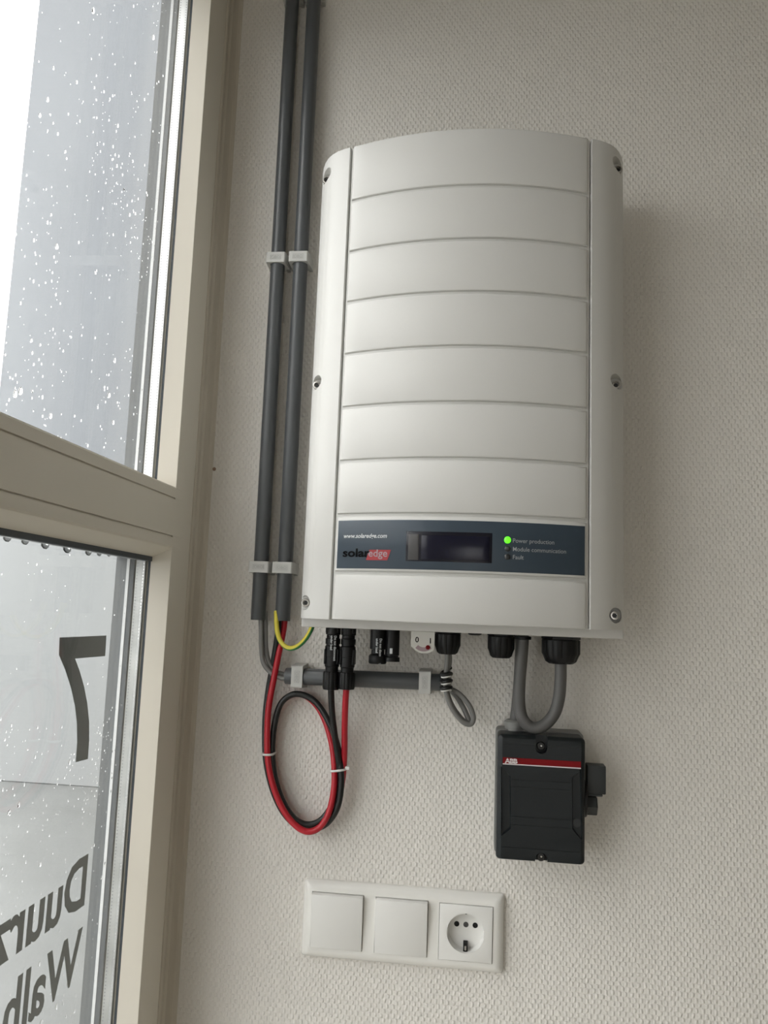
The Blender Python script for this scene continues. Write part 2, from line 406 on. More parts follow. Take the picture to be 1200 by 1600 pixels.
# unseen plain window, added further along the same wall for its fill daylight
w3 = thing('fill_window_side', (-.27, -4.0, .05), kind='structure')
fr = MB()
for a in ((-5.10, -2.90, .0, .11), (-5.10, -2.90, HEAD - .05, HEAD + .06), (-5.10, -5.02, .11, HEAD - .05), (-2.98, -2.90, .11, HEAD - .05), (-4.04, -3.96, .11, HEAD - .05)):
    fr.box(-.302, XW, a[0], a[1], a[2], a[3], .002)
fr.build('frame', M['frame'], w3)
MB().box(-.2708, -.2688, -5.03, -2.97, .1, HEAD - .04).build('glass_pane', M['glassin'], w3, smooth=False)

# unseen window behind the camera, added to the front wall as frontal fill light
w4 = thing('fill_window_front', (.5, YB - .1, .05), kind='structure'); fr = MB()
for a in ((.0, 1.0, .0, .11), (.0, 1.0, HEAD - .05, HEAD + .06), (.0, .08, .11, HEAD - .05), (.92, 1.0, .11, HEAD - .05)):
    fr.box(a[0], a[1], YB - .08, YB - .02, a[2], a[3], .002)
fr.build('frame', M['frame'], w4)
MB().box(.07, .93, YB - .052, YB - .048, .1, HEAD - .04).build('glass_pane', M['glassin'], w4, smooth=False)

# ------------------------------------------------------------------ outside
MB().box(-30, -.405, -30, 30, -.4, -.2).build('ground', M['paving'], kind='structure', smooth=False)
bl = thing('building', (-2.6, 6.0, -.2), 'pale grey rendered building corner seen through the rainy window', 'building')
MB().box(-4.52, -.2, 6.0, 11.0, -.2, 12.0).build('wall', M['facade'], bl, smooth=False)
MB().box(-4.56, -.2, 5.93, 6.0, -.2, 2.62, .01).build('haze_band', M['haze_band'], bl)  # haze low on the facade, put in as a paler band

# ------------------------------------------------------------------ solar inverter
XC = .0525; ZB, ZT = 1.3625 - .0005, 1.851      # cover bottom and top
inv = thing('solar_inverter', (XC, -.02, 1.353), 'white curved wall inverter with horizontal grooves and small display band', 'inverter')
prof = [(0, -.1381), (.03, -.1369), (.06, -.1331), (.09, -.1260), (.1215, -.1136), (.130, -.1100), (.1375, -.1060), (.1440, -.1010), (.1495, -.0948), (.1545, -.0865), (.1585, -.0770), (.1608, -.0690), (.1618, -.0620)]
def PY(d):
    d = abs(d)
    for (a, ya), (b, yb) in zip(prof, prof[1:]):
        if d <= b:
            return ya + (yb - ya) * (d - a) / (b - a) if a else ya + (yb - ya) * ((d - a) / (b - a)) ** 2
    return prof[-1][1]
# smoother sampling of the front bulge
def PYs(d):
    d = abs(d)
    return -.1381 + .0245 * (d / .1215) ** 2 if d <= .1215 else PY(d)
G = .1206                                         # half width between the upright grooves
def ppt(x, off, z): return Vector((XC + x, PYs(x) + off, z))
cover = MB()
xs_ = [-G - .0006 + (2 * G + .0012) * i / 24 for i in range(25)]
pl = [ppt(x, .0032, ZB + .0006) for x in xs_] + [Vector((XC + G + .0006, -.062, ZB + .0006)), Vector((XC - G - .0006, -.062, ZB + .0006))]
cover.prism(pl, (0, 0, ZT - ZB - .0012))
cover = cover.build('front_cover', M['white'], inv)
def slab(z0, z1, name, m, parent, x0=-G + .0013, x1=G - .0013, depth=.0034, ch=.0021, out=0., n=22):
    b = MB()
    def ring(ix, iz, off):
        a0, a1 = x0 + ix, x1 - ix
        xs = [a0 + (a1 - a0) * i / n for i in range(n + 1)]
        return [ppt(x, off, z0 + iz) for x in xs] + [ppt(x, off, z1 - iz) for x in reversed(xs)]
    rows = [[b.bm.verts.new(p) for p in ring(*q)] for q in ((0, 0, depth), (0, 0, ch + out), (ch * .3, ch * .3, ch * .3 + out), (ch, ch, out))]
    N = len(rows[0])
    for A, B in zip(rows, rows[1:]):
        for i in range(N): b.face((A[i], A[(i + 1) % N], B[(i + 1) % N], B[i]))
    R = rows[-1]
    for i in range(n): b.face((R[i], R[i + 1], R[N - 2 - i], R[N - 1 - i]))
    R = rows[0]
    for i in range(n): b.face((R[i + 1], R[i], R[N - 1 - i], R[N - 2 - i]))
    return b.build(name, m, parent)
gz = [ZT, 1.7903, 1.7347, 1.6807, 1.6260, 1.5710, 1.5165, 1.4632, 1.4073, ZB]
gw = .0016
for i in range(9):
    z1 = gz[i] - (gw if i else 0); z0 = gz[i + 1] + (gw if i < 8 else 0)
    slab(z0, z1, 'cover_panel', M['white'], cover)
# rounded side rails
def rail(sg):
    b = MB(); poly = []
    ds = [G + .0014, G + .0021, G + .0036] + [q[0] for q in prof if q[0] > G + .004]
    dense = []
    for a, c_ in zip(ds, ds[1:]): dense += [a, (a + c_) / 2] if a > G + .002 else [a]
    dense.append(ds[-1])
    for d in dense:
        o_ = .0032 if d < G + .0017 else (.0011 if d < G + .0024 else 0)
        poly.append((XC + sg * d, PY(d) + o_))
    poly += [(XC + sg * .1612, -.0560), (XC + sg * (G + .0002), -.0560)]
    # loft from bottom to top with a tiny rounded-over top and bottom edge
    L = []
    cx, cy = XC + sg * .14, -.085
    for z, k in ((ZB, .988), (ZB + .0008, 1), (ZT - .0012, 1), (ZT, .985)):
        L.append([Vector((cx + (x - cx) * k, cy + (y - cy) * k, z)) for x, y in poly])
    b.loops(L); r = b.build('side_rail', M['white'], cover, ang=28)
    return r
SCR = {-1: [(-.1012, 1.8335), (-.1007, 1.6041), (-.1015, 1.3775)], 1: [(.2063, 1.8355), (.2040, 1.6050), (.2026, 1.3758)]}
for sg in (-1, 1):
    r = rail(sg)
    k = MB()
    for x, z in SCR[sg]:
        k.lathe([(.0074, -.15), (.0074, -.0785)], (x - sg * .0010, 0, z), 'y', 24)
    ko = k.build('cutter', M['white']); ko.location = -root_loc(cover); bpy.context.view_layer.update()
    ko.data.transform(Matrix.Translation(ko.location)); ko.location = (0, 0, 0)
    # rail mesh is local to the inverter root: cut in that space, then it is parented back
    r.parent = None; cut(r, ko); r.parent = cover
    for x, z in SCR[sg]:
        x += sg * .0002
        s_ = MB().lathe([(.0043, -.0780), (.0043, -.0816), (.0039, -.0822), (.0028, -.0823), (.0025, -.0801), (.0001, -.0799)], (x, 0, z), 'y', 20).build('screw', M['steel'], inv)
        MB().lathe([(.0024, -.0800), (.0024, -.0803)], (x, 0, z), 'y', 6).build('hex_socket', M['steeld'], s_, smooth=False)
# heat sink body behind, and the lower flange the cover sits on
MB().box(XC - .1560, XC + .1560, -.0565, -.0240, 1.3665, ZT - .006, .004, 2).build('housing', M['whiteb'], inv)
MB().box(XC - .1612, XC + .1612, -.0640, -.0560, 1.3532, 1.3668, .0012, 2).build('flange', M['whiteb'], inv)
MB().box(XC - .10, XC + .10, -.0250, .0, 1.42, 1.80, .001).build('wall_bracket', M['steel'], inv)
# label band
LZ0, LZ1 = 1.4113, 1.4577; LX0, LX1 = -.1205 + .0030, .1205 - .0030
lab = slab(LZ0, LZ1, 'label_panel', M['label'], inv, LX0, LX1, .0004, .0001, -.00035)
def onl(x, z, o=-.0008): return Vector((x, PYs(x - XC) + o, z))
dsp = slab(1.4189, 1.4469, 'display', M['lcd'], lab, 0.0036-XC, 0.0837-XC, .0016, .0005, -.0007, 12)
dz0, dz1, dx0, dx1 = 1.4191, 1.4467, 0.0036, 0.0837
slab(dz0 + .0016, dz1 - .0035, 'lcd_pane', M['lcdin'], dsp, dx0 - XC + .0145, dx1 - XC - .0025, .0006, .0002, -.0010, 10)
slab(dz0 + .0010, dz1 - .0025, 'lcd_reflection', M['reflmetal'], dsp, dx0 - XC + .0022, dx0 - XC + .0120, .0006, .0002, -.00095, 4)  # reflection on the display, painted as a grey strip
for (x, z), mm in ((((0.0976, 1.441)), 'led'), (((0.0979, 1.433)), 'leddark'), (((0.0977, 1.4253)), 'leddark')):
    y = PYs(x - XC); rr = .0029 if mm == 'led' else .0025
    MB().lathe([(rr + .0003, y + .0006), (rr + .0003, y - .0006), (rr * .9, y - .0011), (rr * .5, y - .0015), (.0001, y - .0016)], (x, 0, z), 'y', 18).build('indicator_light', M[mm], lab)
def lab_text(txt, x, z, size, m, bold=0., xs=1., shear=0., o=-.00085, tracking=1.):
    me = text_mesh(txt, size, bold, 0, xs, shear, tracking=tracking)
    return put_text('lettering', me, m, lab, lambda v: onl(x + v.x, z + v.y, o))
lab_text('Power production', 0.1023, 1.4388, .0056, M['printg'], .00002, .935)
lab_text('Module communication', 0.1024, 1.4309, .0056, M['printg'], .00002, .935)
lab_text('Fault', 0.1025, 1.4235, .0056, M['printg'], .00002, .935)
lab_text('www.solaredge.com', -0.0591, 1.4406, .0058, M['printw'], .0001, .92, .22)
lab_text('solar', -0.0591, 1.4226, .0109, M['printk'], .00035, 1.27)
# red slanted flag behind "edge"
fx0, fx1, fz0, fz1 = -0.0351, -0.0139, 1.4193, 1.4292
b = MB(); n = 8; sk = .0032
rows = [[b.bm.verts.new(onl(fx0 + (fx1 - fx0) * i / n + sk * t, fz0 + (fz1 - fz0) * t, -.0008)) for i in range(n + 1)] for t in (0, 1)]
for i in range(n): b.face((rows[0][i], rows[0][i + 1], rows[1][i + 1], rows[1][i]))
b.build('logo_flag', M['printr'], lab, smooth=False)
lab_text('edge', -0.0330, 1.4227, .0098, M['printp'], .00012, 1.03, 0., -.0010)

# connection parts hanging below the flange
ZF = 1.3660
def mc_text(x, yc, r, z, parent):
    for t, dx in (('Do not disconnect', .0016), ('under load', -.0022)):
        me = text_mesh(t, .0034, .00008)
        def f(v, dx=dx):
            u = dx + v.y - .0; zz = z - v.x
            return Vector((x + u, yc - math.sqrt(max(r * r - u * u, 1e-9)) - .0002, zz))
        put_text('lettering', me, M['printw'], parent, f)
YM = -.0430
def receptacle(x, zlow, label=None):
    b = MB()
    b.lathe([(.0085, ZF), (.0085, ZF - .006), (.0080, ZF - .0065), (.0078, zlow + .010), (.0068, zlow + .0095), (.0068, zlow + .006), (.0078, zlow + .0055), (.0078, zlow)], (x, YM, 0), 'z', 28)
    b.box(x - .0072, x + .0072, YM - .0062, YM + .002, zlow + .011, ZF - .004, .0012)
    return b.build('solar_connector', M['black'], inv)
mcx = [-0.0786, -0.0623]
zn = 1.3362
for x in mcx: receptacle(x, zn)
for i, (x, zl) in enumerate(((-0.0308, 1.3179), (-0.0159, 1.3208))):
    b = MB()
    if i == 0:
        b.lathe([(.0085, ZF), (.0085, zl + .0150), (.0068, zl + .0145), (.0068, zl + .0100), (.0085, zl + .0090), (.0094, zl + .0075), (.0094, zl + .0015), (.0086, zl)], (x, YM, 0), 'z', 28)
    else:
        b.lathe([(.0080, ZF), (.0080, ZF - .012), (.0074, ZF - .0125), (.0074, zl + .0065), (.0066, zl + .006), (.0066, zl + .0048), (.0082, zl + .0043), (.0082, zl)], (x, YM, 0), 'z', 28)
    rc = b.build('solar_connector', M['black'], inv)
    if i == 0: mc_text(x + .001, YM, .0085, 1.3440, rc)
    else: MB().box(x - .0016, x + .0012, YM - .0082, YM - .0060, 1.3290, 1.3345, .0003).build('latch_window', M['printw'], rc)
def gland(name, x, y, z0, r, h, parent=None, hole=0.):
    b = MB()
    b.lathe([(r * .86, z0), (r * .86, z0 - h * .12), (r * 1.02, z0 - h * .14), (r * 1.02, z0 - h * .34)], (x, y, 0), 'z', 6)          # hex body
    o = b.build(name, M['black'], parent or inv, ang=40)
    MB().lathe([(r * .93, z0 - h * .34), (r, z0 - h * .37), (r, z0 - h * .72), (r * .92, z0 - h * .80), (r * .80, z0 - h * .94), (r * .62, z0 - h), (max(hole, r * .1), z0 - h), (max(hole, r * .1), z0 - h * .6)],
               (x, y, 0), 'z', 48, ribs=12, ribd=r * .05).build('dome_nut', M['black'], o)
    return o
YG = -.0430
gA = (0.0413, 1.3307); gB = (0.0958, 1.3292); gC = (0.1558, 1.3260)
for (x, z), r, hl in ((gA, .0134, .0035), (gB, .0137, 0), (gC, .0192, .0058)):
    gland('cable_gland', x, YG, ZF - .003, r, ZF - .003 - z, hole=hl)
MB().lathe([(.007, ZF), (.007, 1.3520), (.005, 1.3510)], (0.0690, YG, 0), 'z', 20).build('blanking_plug', M['black'], inv)
# white isolator tab, 0 - I with a red pointer
tx0, tx1, tz0 = 0.0044, 0.0283, 1.3310
poly = [(tx0, ZF)] + [(tx0, tz0 + .0062)] + [(tx0 + .0028 + (tx1 - tx0 - .0028) * .5 * (1 - math.cos(math.pi * i / 12)), tz0 + .0052 * (1 - math.sin(math.pi * i / 12))) for i in range(13)] + [(tx1, tz0 + .0062), (tx1, ZF)]
poly2 = []
for p in poly:
    if not poly2 or (abs(p[0] - poly2[-1][0]) + abs(p[1] - poly2[-1][1])) > 1e-5: poly2.append(p)
tab = MB().prism([(x, -.054, z) for x, z in poly2], (0, .006, 0)).build('switch_guard', M['tabw'], inv)
def arcband(cx, cz, r, w, a0, a1, y, y2, n=14):
    b = MB(); out = []
    for i in range(n + 1):
        a = math.radians(a0 + (a1 - a0) * i / n); out.append((cx + (r + w) * math.cos(a), cz + (r + w) * math.sin(a)))
    for i in range(n + 1):
        a = math.radians(a1 + (a0 - a1) * i / n); out.append((cx + (r - w) * math.cos(a), cz + (r - w) * math.sin(a)))
    b.prism([(x, y, z) for x, z in out], (0, y2 - y, 0)); return b
sx, sz = 0.0173, 1.3353
arcband(sx, sz + .0100, .0104, .0021, 228, 312, -.0543, -.0536).build('pointer_slot', M['printp'], tab, smooth=False)
MB().lathe([(.0023, -.0536), (.0023, -.0548), (.0016, -.0552)], (0.0218, 0, 1.3371), 'y', 16).build('red_pointer', M['boxred'], tab)
for t, u, w in (('0', 648.5, 1003.3), ('I', 670.8, 1004.6)):
    pos = {'0': (0.0086, -0.0540, 1.3418), 'I': (0.0232, -0.0540, 1.3412)}[t]
    me = text_mesh(t, .0078, .0001); put_text('lettering', me, M['printk'], tab, lambda v: Vector((pos[0] + v.x, -.0542, pos[2] + v.y)))

# ------------------------------------------------------------------ conduits and clips
def conduit(name, p0, p1, r, label):
    d = (Vector(p1) - Vector(p0)); b = MB()
    # open tube with wall thickness
    n = 28; L = []
    q = d.to_track_quat('Z', 'Y').to_matrix()
    for rr, t in ((r - .0018, .12), (r - .0018, 0.), (r - .0003, 0), (r, .0006 / d.length), (r, 1 - .0006 / d.length), (r - .0003, 1), (r - .0018, 1), (r - .0018, .88)):
        L.append([Vector(p0) + d * t + q @ Vector((rr * math.cos(2 * math.pi * k / n), rr * math.sin(2 * math.pi * k / n), 0)) for k in range(n)])
    b.loops(L, cap0=False, cap1=False)
    return tag(b.build(name, M['pvc']), label, 'conduit', 'grey cable conduits')
YC = -.0165
CL, CR = -.1688, -.1422
cl1 = conduit('conduit', (-.1679, YC, 1.3577), (-.1700, YC, H), .0082, 'grey plastic conduit running up the wall nearest the window')
cr1 = conduit('conduit', (-.1405, YC, 1.3577), (-.1436, YC, H), .0083, 'grey upright plastic conduit directly beside the inverter')
HZ = 1.2993
ch1 = conduit('conduit', (-.1335, YC, HZ - .0004), (.0352, YC, HZ + .0006), .0088, 'short horizontal grey conduit below the inverter')
def make_clip(loc, label, rot=False, w=.0252, h=.0122):
    t = thing('conduit_clip', loc, label, 'conduit clip', 'light grey conduit clips')
    # block with a round hole for the conduit: saddle outline extruded along the conduit
    pr = .0084; out = [(-w / 2, 0), (-w / 2 + .0015, -.0265 + .001), (-w / 2 + .0025, -.0265), (w / 2 - .0025, -.0265), (w / 2 - .0015, -.0265 + .001), (w / 2, 0)]
    inn = []
    for i in range(15):
        a = math.radians(-50 + (280) * i / 14)
        inn.append((pr * math.cos(a), YC - pr * math.sin(a)))
    inn = [(pr * .64, -.0006)] + inn + [(-pr * .64, -.0006)]
    poly = out + inn
    f = (lambda u, y, s: Vector((loc[0] + u, y, loc[2] + s))) if not rot else (lambda u, y, s: Vector((loc[0] + s, y, loc[2] - u)))
    b = MB(); b.loops([[f(u, y, -h / 2) for u, y in poly], [f(u, y, h / 2) for u, y in poly]])
    b.build('clip_body', M['clip'], t, ang=30)
    # wall foot with lugs
    fo = MB()
    for sg in (-1, 1):
        vs = [f(sg * (w / 2 - .004), 0, -h * .62), f(sg * (w / 2 - .0005), 0, -h * .62), f(sg * (w / 2 - .0005), 0, h * .45), f(sg * (w / 2 - .004), 0, h * .45)]
        fo.prism(vs, (0, -.006, 0))
    fo.build('foot', M['clipd'], t, smooth=False)
    e = MB(); cw, chh = .0062, .0026
    for a, c_, d_, g_ in ((-cw, cw, chh - .0003, chh), (-cw, cw, -chh, -chh + .0003), (-cw, -cw + .0003, -chh, chh), (cw - .0003, cw, -chh, chh)):
        e.prism([f(a, -.02645, d_), f(c_, -.02645, d_), f(c_, -.02645, g_), f(a, -.02645, g_)], (0, -.0003, 0))
    e.build('raised_border', M['clipd'], t, smooth=False)
    me = text_mesh('OBO', .0042, .00005, .0001, 1.15, align='CENTER')
    put_text('lettering', me, M['clipd'], t, lambda v: f(v.x, -.0267 + v.z, v.y - .0015))
    return t
zc1, zc2, zc0 = 1.7730, 1.4155, 2.1175
make_clip((-.1690, 0, zc1), 'light grey clip on the conduit nearest the window, level with the upper inverter')
make_clip((-.1424, 0, zc1 + .0006), 'light grey clip on the conduit nearest the inverter, level with its upper part')
make_clip((-.1682, 0, zc2), 'light grey clip near the lower end of the conduit nearest the window')
make_clip((-.1418, 0, zc2), 'light grey clip near the lower end of the conduit nearest the inverter')
make_clip((-.1699, 0, zc0), 'light grey clip at the top edge of the photo, nearest the window')
make_clip((-.1433, 0, zc0), 'light grey clip at the top edge of the photo, further from the window')
make_clip((-.1192, 0, HZ), 'upright light grey clip on the left end of the short horizontal conduit', rot=True, w=.0262)
make_clip((.0178, 0, HZ + .0003), 'upright light grey clip on the right end of the short horizontal conduit', rot=True, w=.0262)

# ------------------------------------------------------------------ cables
def cable(name, pts, r, m, label, group=None, k=10, n=14, cat='cable', stripe=None):
    return tag(MB().tube(spline(pts, k), r, n, stripe=stripe).build(name, m, ang=50), label, cat, group)
def plug(t, x, ztop, znut, zend):
    b = MB()
    b.lathe([(.0066, ztop + .006), (.0070, ztop - .0005), (.0080, ztop - .0015), (.0080, ztop - .012), (.0076, ztop - .0125), (.0076, znut + .006), (.0068, znut + .005), (.0066, znut)], (x, YM, 0), 'z', 28)
    b.box(x - .0078, x - .0052, YM - .0062, YM + .0062, znut + .008, ztop - .004, .0008); b.box(x + .0052, x + .0078, YM - .0062, YM + .0062, znut + .008, ztop - .004, .0008)
    p = b.build('plug_body', M['black'], t)
    MB().lathe([(.0080, znut + .0005), (.0088, znut - .001), (.0088, zend + .003), (.0080, zend + .0006), (.0034, zend), (.0034, zend + .004)], (x, YM, 0), 'z', 48, ribs=12, ribd=.0005).build('plug_nut', M['black'], p)
    return p
znut, zend = 1.3073, 1.2883
rc = thing('red_solar_cable', (-.1405, -.02, 1.35), 'red cable coiled with the black one and plugged into the inverter', 'cable', 'solar cables')
bc = thing('black_solar_cable', (-.1405, -.02, 1.35), 'black cable coiled with the red one and plugged into the inverter', 'cable', 'solar cables')
RR = .0033
red = [(-0.1385, -0.0130, 1.3663), (-0.1394, -0.0140, 1.3475), (-0.1423, -0.0170, 1.3232), (-0.1454, -0.0210, 1.2960), (-0.1494, -0.0210, 1.2654), (-0.1494, -0.0210, 1.2353), (-0.1468, -0.0210, 1.2089), (-0.1399, -0.0210, 1.1843), (-0.1280, -0.0220, 1.1618), (-0.1138, -0.0230, 1.1468), (-0.0999, -0.0230, 1.1410), (-0.0874, -0.0220, 1.1464), (-0.0788, -0.0210, 1.1615),
       (-0.0749, -0.0200, 1.1835), (-0.0756, -0.0180, 1.2059), (-0.0802, -0.0140, 1.2294), (-0.0891, -0.0090, 1.2517), (-0.1002, -0.0070, 1.2684), (-0.1140, -0.0060, 1.2779), (-0.1283, -0.0060, 1.2779), (-0.1406, -0.0060, 1.2670), (-0.1461, -0.0060, 1.2436), (-0.1467, -0.0060, 1.2164), (-0.1419, -0.0060, 1.1885), (-0.1321, -0.0060, 1.1652),
       (-0.1186, -0.0060, 1.1482), (-0.1022, -0.0060, 1.1421), (-0.0849, -0.0080, 1.1509), (-0.0721, -0.0110, 1.1707), (-0.0671, -0.0140, 1.1939), (-0.0652, -0.0200, 1.2200), (-0.0644, -0.0300, 1.2477), (-0.0634, -0.0380, 1.2715)]
MB().tube(spline(red + [(mcx[1], YM, zend + .003)], 8), RR, 14).build('cable_run', M['red'], rc, ang=50)
blk = [(-0.1443, -0.0185, 1.3660), (-0.1446, -0.0180, 1.3438), (-0.1484, -0.0140, 1.3160), (-0.1527, -0.0110, 1.2895), (-0.1553, -0.0100, 1.2606), (-0.1545, -0.0110, 1.2336), (-0.1513, -0.0120, 1.2071), (-0.1424, -0.0130, 1.1792), (-0.1299, -0.0130, 1.1570),
       (-0.1149, -0.0120, 1.1440), (-0.0979, -0.0130, 1.1415), (-0.0819, -0.0160, 1.1485), (-0.0705, -0.0190, 1.1661), (-0.0672, -0.0200, 1.1885), (-0.0689, -0.0200, 1.2099), (-0.0740, -0.0200, 1.2326), (-0.0851, -0.0180, 1.2550), (-0.0981, -0.0160, 1.2715), (-0.1121, -0.0150, 1.2791),
       (-0.1262, -0.0150, 1.2791), (-0.1383, -0.0150, 1.2681), (-0.1438, -0.0150, 1.2448), (-0.1444, -0.0150, 1.2180), (-0.1394, -0.0160, 1.1906), (-0.1296, -0.0170, 1.1684), (-0.1160, -0.0180, 1.1519), (-0.1006, -0.0180, 1.1468), (-0.0869, -0.0160, 1.1527), (-0.0765, -0.0130, 1.1689), (-0.0719, -0.0130, 1.1888), (-0.0706, -0.0200, 1.2098), (-0.0740, -0.0290, 1.2372), (-0.0771, -0.0370, 1.2642)]
MB().tube(spline(blk + [(mcx[0], YM, zend + .003)], 8), RR, 14).build('cable_run', M['cblack'], bc, ang=50)
pb = plug(bc, mcx[0], zn - .001, znut, zend + .0005); plug(rc, mcx[1], zn - .001, znut, zend + .0015)
mc_text(mcx[0] + .0012, YM, .0085, 1.3450, pb)
# earth wire, yellow with a green stripe on the inner side of its bend
ew = [(-0.1472, -0.0200, 1.3680), (-0.1435, -0.0260, 1.3475), (-0.1371, -0.0320, 1.3356), (-0.1280, -0.0360, 1.3297), (-0.1182, -0.0400, 1.3312), (-0.1089, -0.0430, 1.3390), (-0.1022, -0.0450, 1.3500), (-0.1002, -0.0450, 1.3581)]
cable('earth_wire', ew, .0026, [M['yellow'], M['green']], 'short yellow and green earth wire looping from conduit to inverter', cat='wire', stripe=lambda f: 1 if .12 < f < .38 else 0)
# two data cables: down out of the first conduit, through the short conduit, one up to a gland, spare length looped
def data(off, d, tail, label):
    a = [(-0.1633, -0.0165, 1.3674),(-0.1617, -0.0165, 1.3466),(-0.1603, -0.0165, 1.3294),(-0.1569, -0.0165, 1.3130),(-0.1484, -0.0165, 1.3024),(-0.1382, -0.0165, 1.2984),(-0.1275, -0.0165, 1.2979)]
    a = [Vector(p) + Vector((off * (1 if i < 4 else .3), d, off * (0 if i < 3 else .8))) for i, p in enumerate(a)]
    a += [Vector((-.05, YC + d, HZ + off * .4)), Vector((.02, YC + d, HZ + off * .4))] + [Vector(p) for p in tail]
    return tag(MB().tube(spline(a, 9), .0027, 12).build('data_cable', M['cable'], ang=50), label, 'cable', 'grey data cables')
data(-.0016, -.0022, [(0.0325, -0.0190, 1.2994), (0.0401, -0.0220, 1.2954), (0.0530, -0.0240, 1.2902), (0.0646, -0.0260, 1.2786), (0.0692, -0.0270, 1.2666), (0.0664, -0.0280, 1.2598), (0.0578, -0.0290, 1.2624), (0.0470, -0.0310, 1.2757),
     (0.0410, -0.0330, 1.2911), (0.0401, -0.0360, 1.3056), (0.0412, -0.0410, 1.3222), (0.0412, -0.0430, 1.3353)], 'grey data cable with the wider spare loop, right of the short conduit')
data(.0022, .0022, [(0.0329, -0.0170, 1.3026), (0.0406, -0.0180, 1.2957), (0.0509, -0.0190, 1.2864), (0.0600, -0.0210, 1.2726), (0.0643, -0.0240, 1.2621), (0.0590, -0.0260, 1.2628), (0.0488, -0.0270, 1.2747), (0.0422, -0.0280, 1.2888), (0.0402, -0.0300, 1.3032), (0.0433, -0.0360, 1.3220), (0.0428, -0.0400, 1.3333)],
     'grey data cable with the narrower spare loop, right of the short conduit')
wt = []
p0, p1 = Vector((0.0406, -0.0385, 1.3149)), Vector((0.0406, -0.0320, 1.2930))
for i in range(61):
    t = i / 60; a = 2 * math.pi * 3.1 * t + .6; c_ = p0.lerp(p1, t)
    wt.append(c_ + Vector((math.cos(a) * .0050, math.sin(a) * .0062, .0022 * math.cos(a))))
wtie = thing('wire_tie', tuple(p0), 'black and white twisted tie holding the grey data cables below their gland', 'cable tie')
MB().tube(wt, .0020, 8).build('black_strand', M['cblack'], wtie)
wt2 = [p + Vector((.0002, -.0002, -.0028)) for p in wt]
MB().tube(wt2, .0008, 8).build('white_strand', M['tie'], wtie)
# white cable ties round the coil
def ctie(pl_, pr_, d0, label, tail=False):
    a, b_2 = Vector(pl_), Vector(pr_); c_ = (a + b_2) / 2; t = thing('cable_tie', tuple(c_), label, 'cable tie', 'white cable ties')
    hw = (b_2 - a).length / 2; ux = (b_2 - a).normalized(); L1, L2 = [], []
    pts_ = []
    for i in range(33):
        an = 2 * math.pi * i / 32; ca, sa = math.cos(an), math.sin(an)
        pts_.append(c_ + ux * (hw * math.copysign(abs(ca) ** .6, ca)) + Vector((0, d0 * math.copysign(abs(sa) ** .6, sa), 0)))
    b = MB(); hh = Vector((0, 0, .0011))
    rows = [[b.bm.verts.new(p + hh * s) for s in (-1, 1)] for p in pts_[:-1]]
    for i in range(32): b.face((rows[i][0], rows[(i + 1) % 32][0], rows[(i + 1) % 32][1], rows[i][1]))
    o = b.build('strap', M['tie'], t, ang=60); md = None
    bm2 = bmesh.new(); bm2.from_mesh(o.data); bmesh.ops.solidify(bm2, geom=bm2.faces[:], thickness=.0006); bm2.to_mesh(o.data); bm2.free()
    if tail:
        h = MB().box(-.0022, .0022, -.0022, .0022, -.0017, .0017, .0005); h.build('head', M['tie'], t).location = ux * (hw + .0012)
    return t
t1 = ctie((-0.1531, -0.0165, 1.2167), (-0.1411, -0.0165, 1.2171), .0115, 'white cable tie round the window side of the red and black coil')
t2 = ctie((-0.0785, -0.0185, 1.2039), (-0.0628, -0.0185, 1.2064), .0095, 'white cable tie round the inner right side of the red and black coil', False)
h = MB().box(-.0024, .0024, -.0022, .0022, -.0017, .0017, .0005)
hb = h.build('head', M['tie']); hb.parent = t2; hb.location = Vector((-0.0608, -0.0225, 1.2076)) - t2.location
# thick mains cable: gland, U bend, up behind the flange and back down into the isolator
RC = .0060
zb0 = gC[1]
mains = [(gC[0], YG, zb0 + .012), (gC[0], YG, zb0 - .004), (0.1558, -0.0430, 1.3114), (0.1544, -0.0430, 1.2924), (0.1498, -0.0430, 1.2764), (0.1398, -0.0430, 1.2646), (0.1285, -0.0430, 1.2615), (0.1189, -0.0430, 1.2692), (0.1151, -0.0430, 1.2854), (0.1154, -0.0430, 1.3096), (0.1170, -0.0430, 1.3320), (0.1178, -0.0420, 1.3462),
         (0.1179, -0.0390, 1.3545), (0.1170, -0.0300, 1.3589), (0.1155, -0.0210, 1.3541), (0.1171, -0.0190, 1.3409), (0.1160, -0.0190, 1.3079), (0.1144, -0.0190, 1.2816), (0.1123, -0.0195, 1.2634), (0.1119, -0.0200, 1.2493)]
mc = thing('mains_cable', (gC[0], YG, zb0), 'thick grey mains cable bent in a U between inverter and dark isolator box', 'cable')
MB().tube(spline(mains, 8), RC, 18).build('cable_run', M['cablet'], mc, ang=50)
MB().lathe([(.0068, 1.3520), (.0085, 1.3520 - .0003), (.0085, 1.3488), (.0064, 1.3485)], (0.1177, -.0425, 0), 'z', 20).build('sleeve', M['black'], mc)

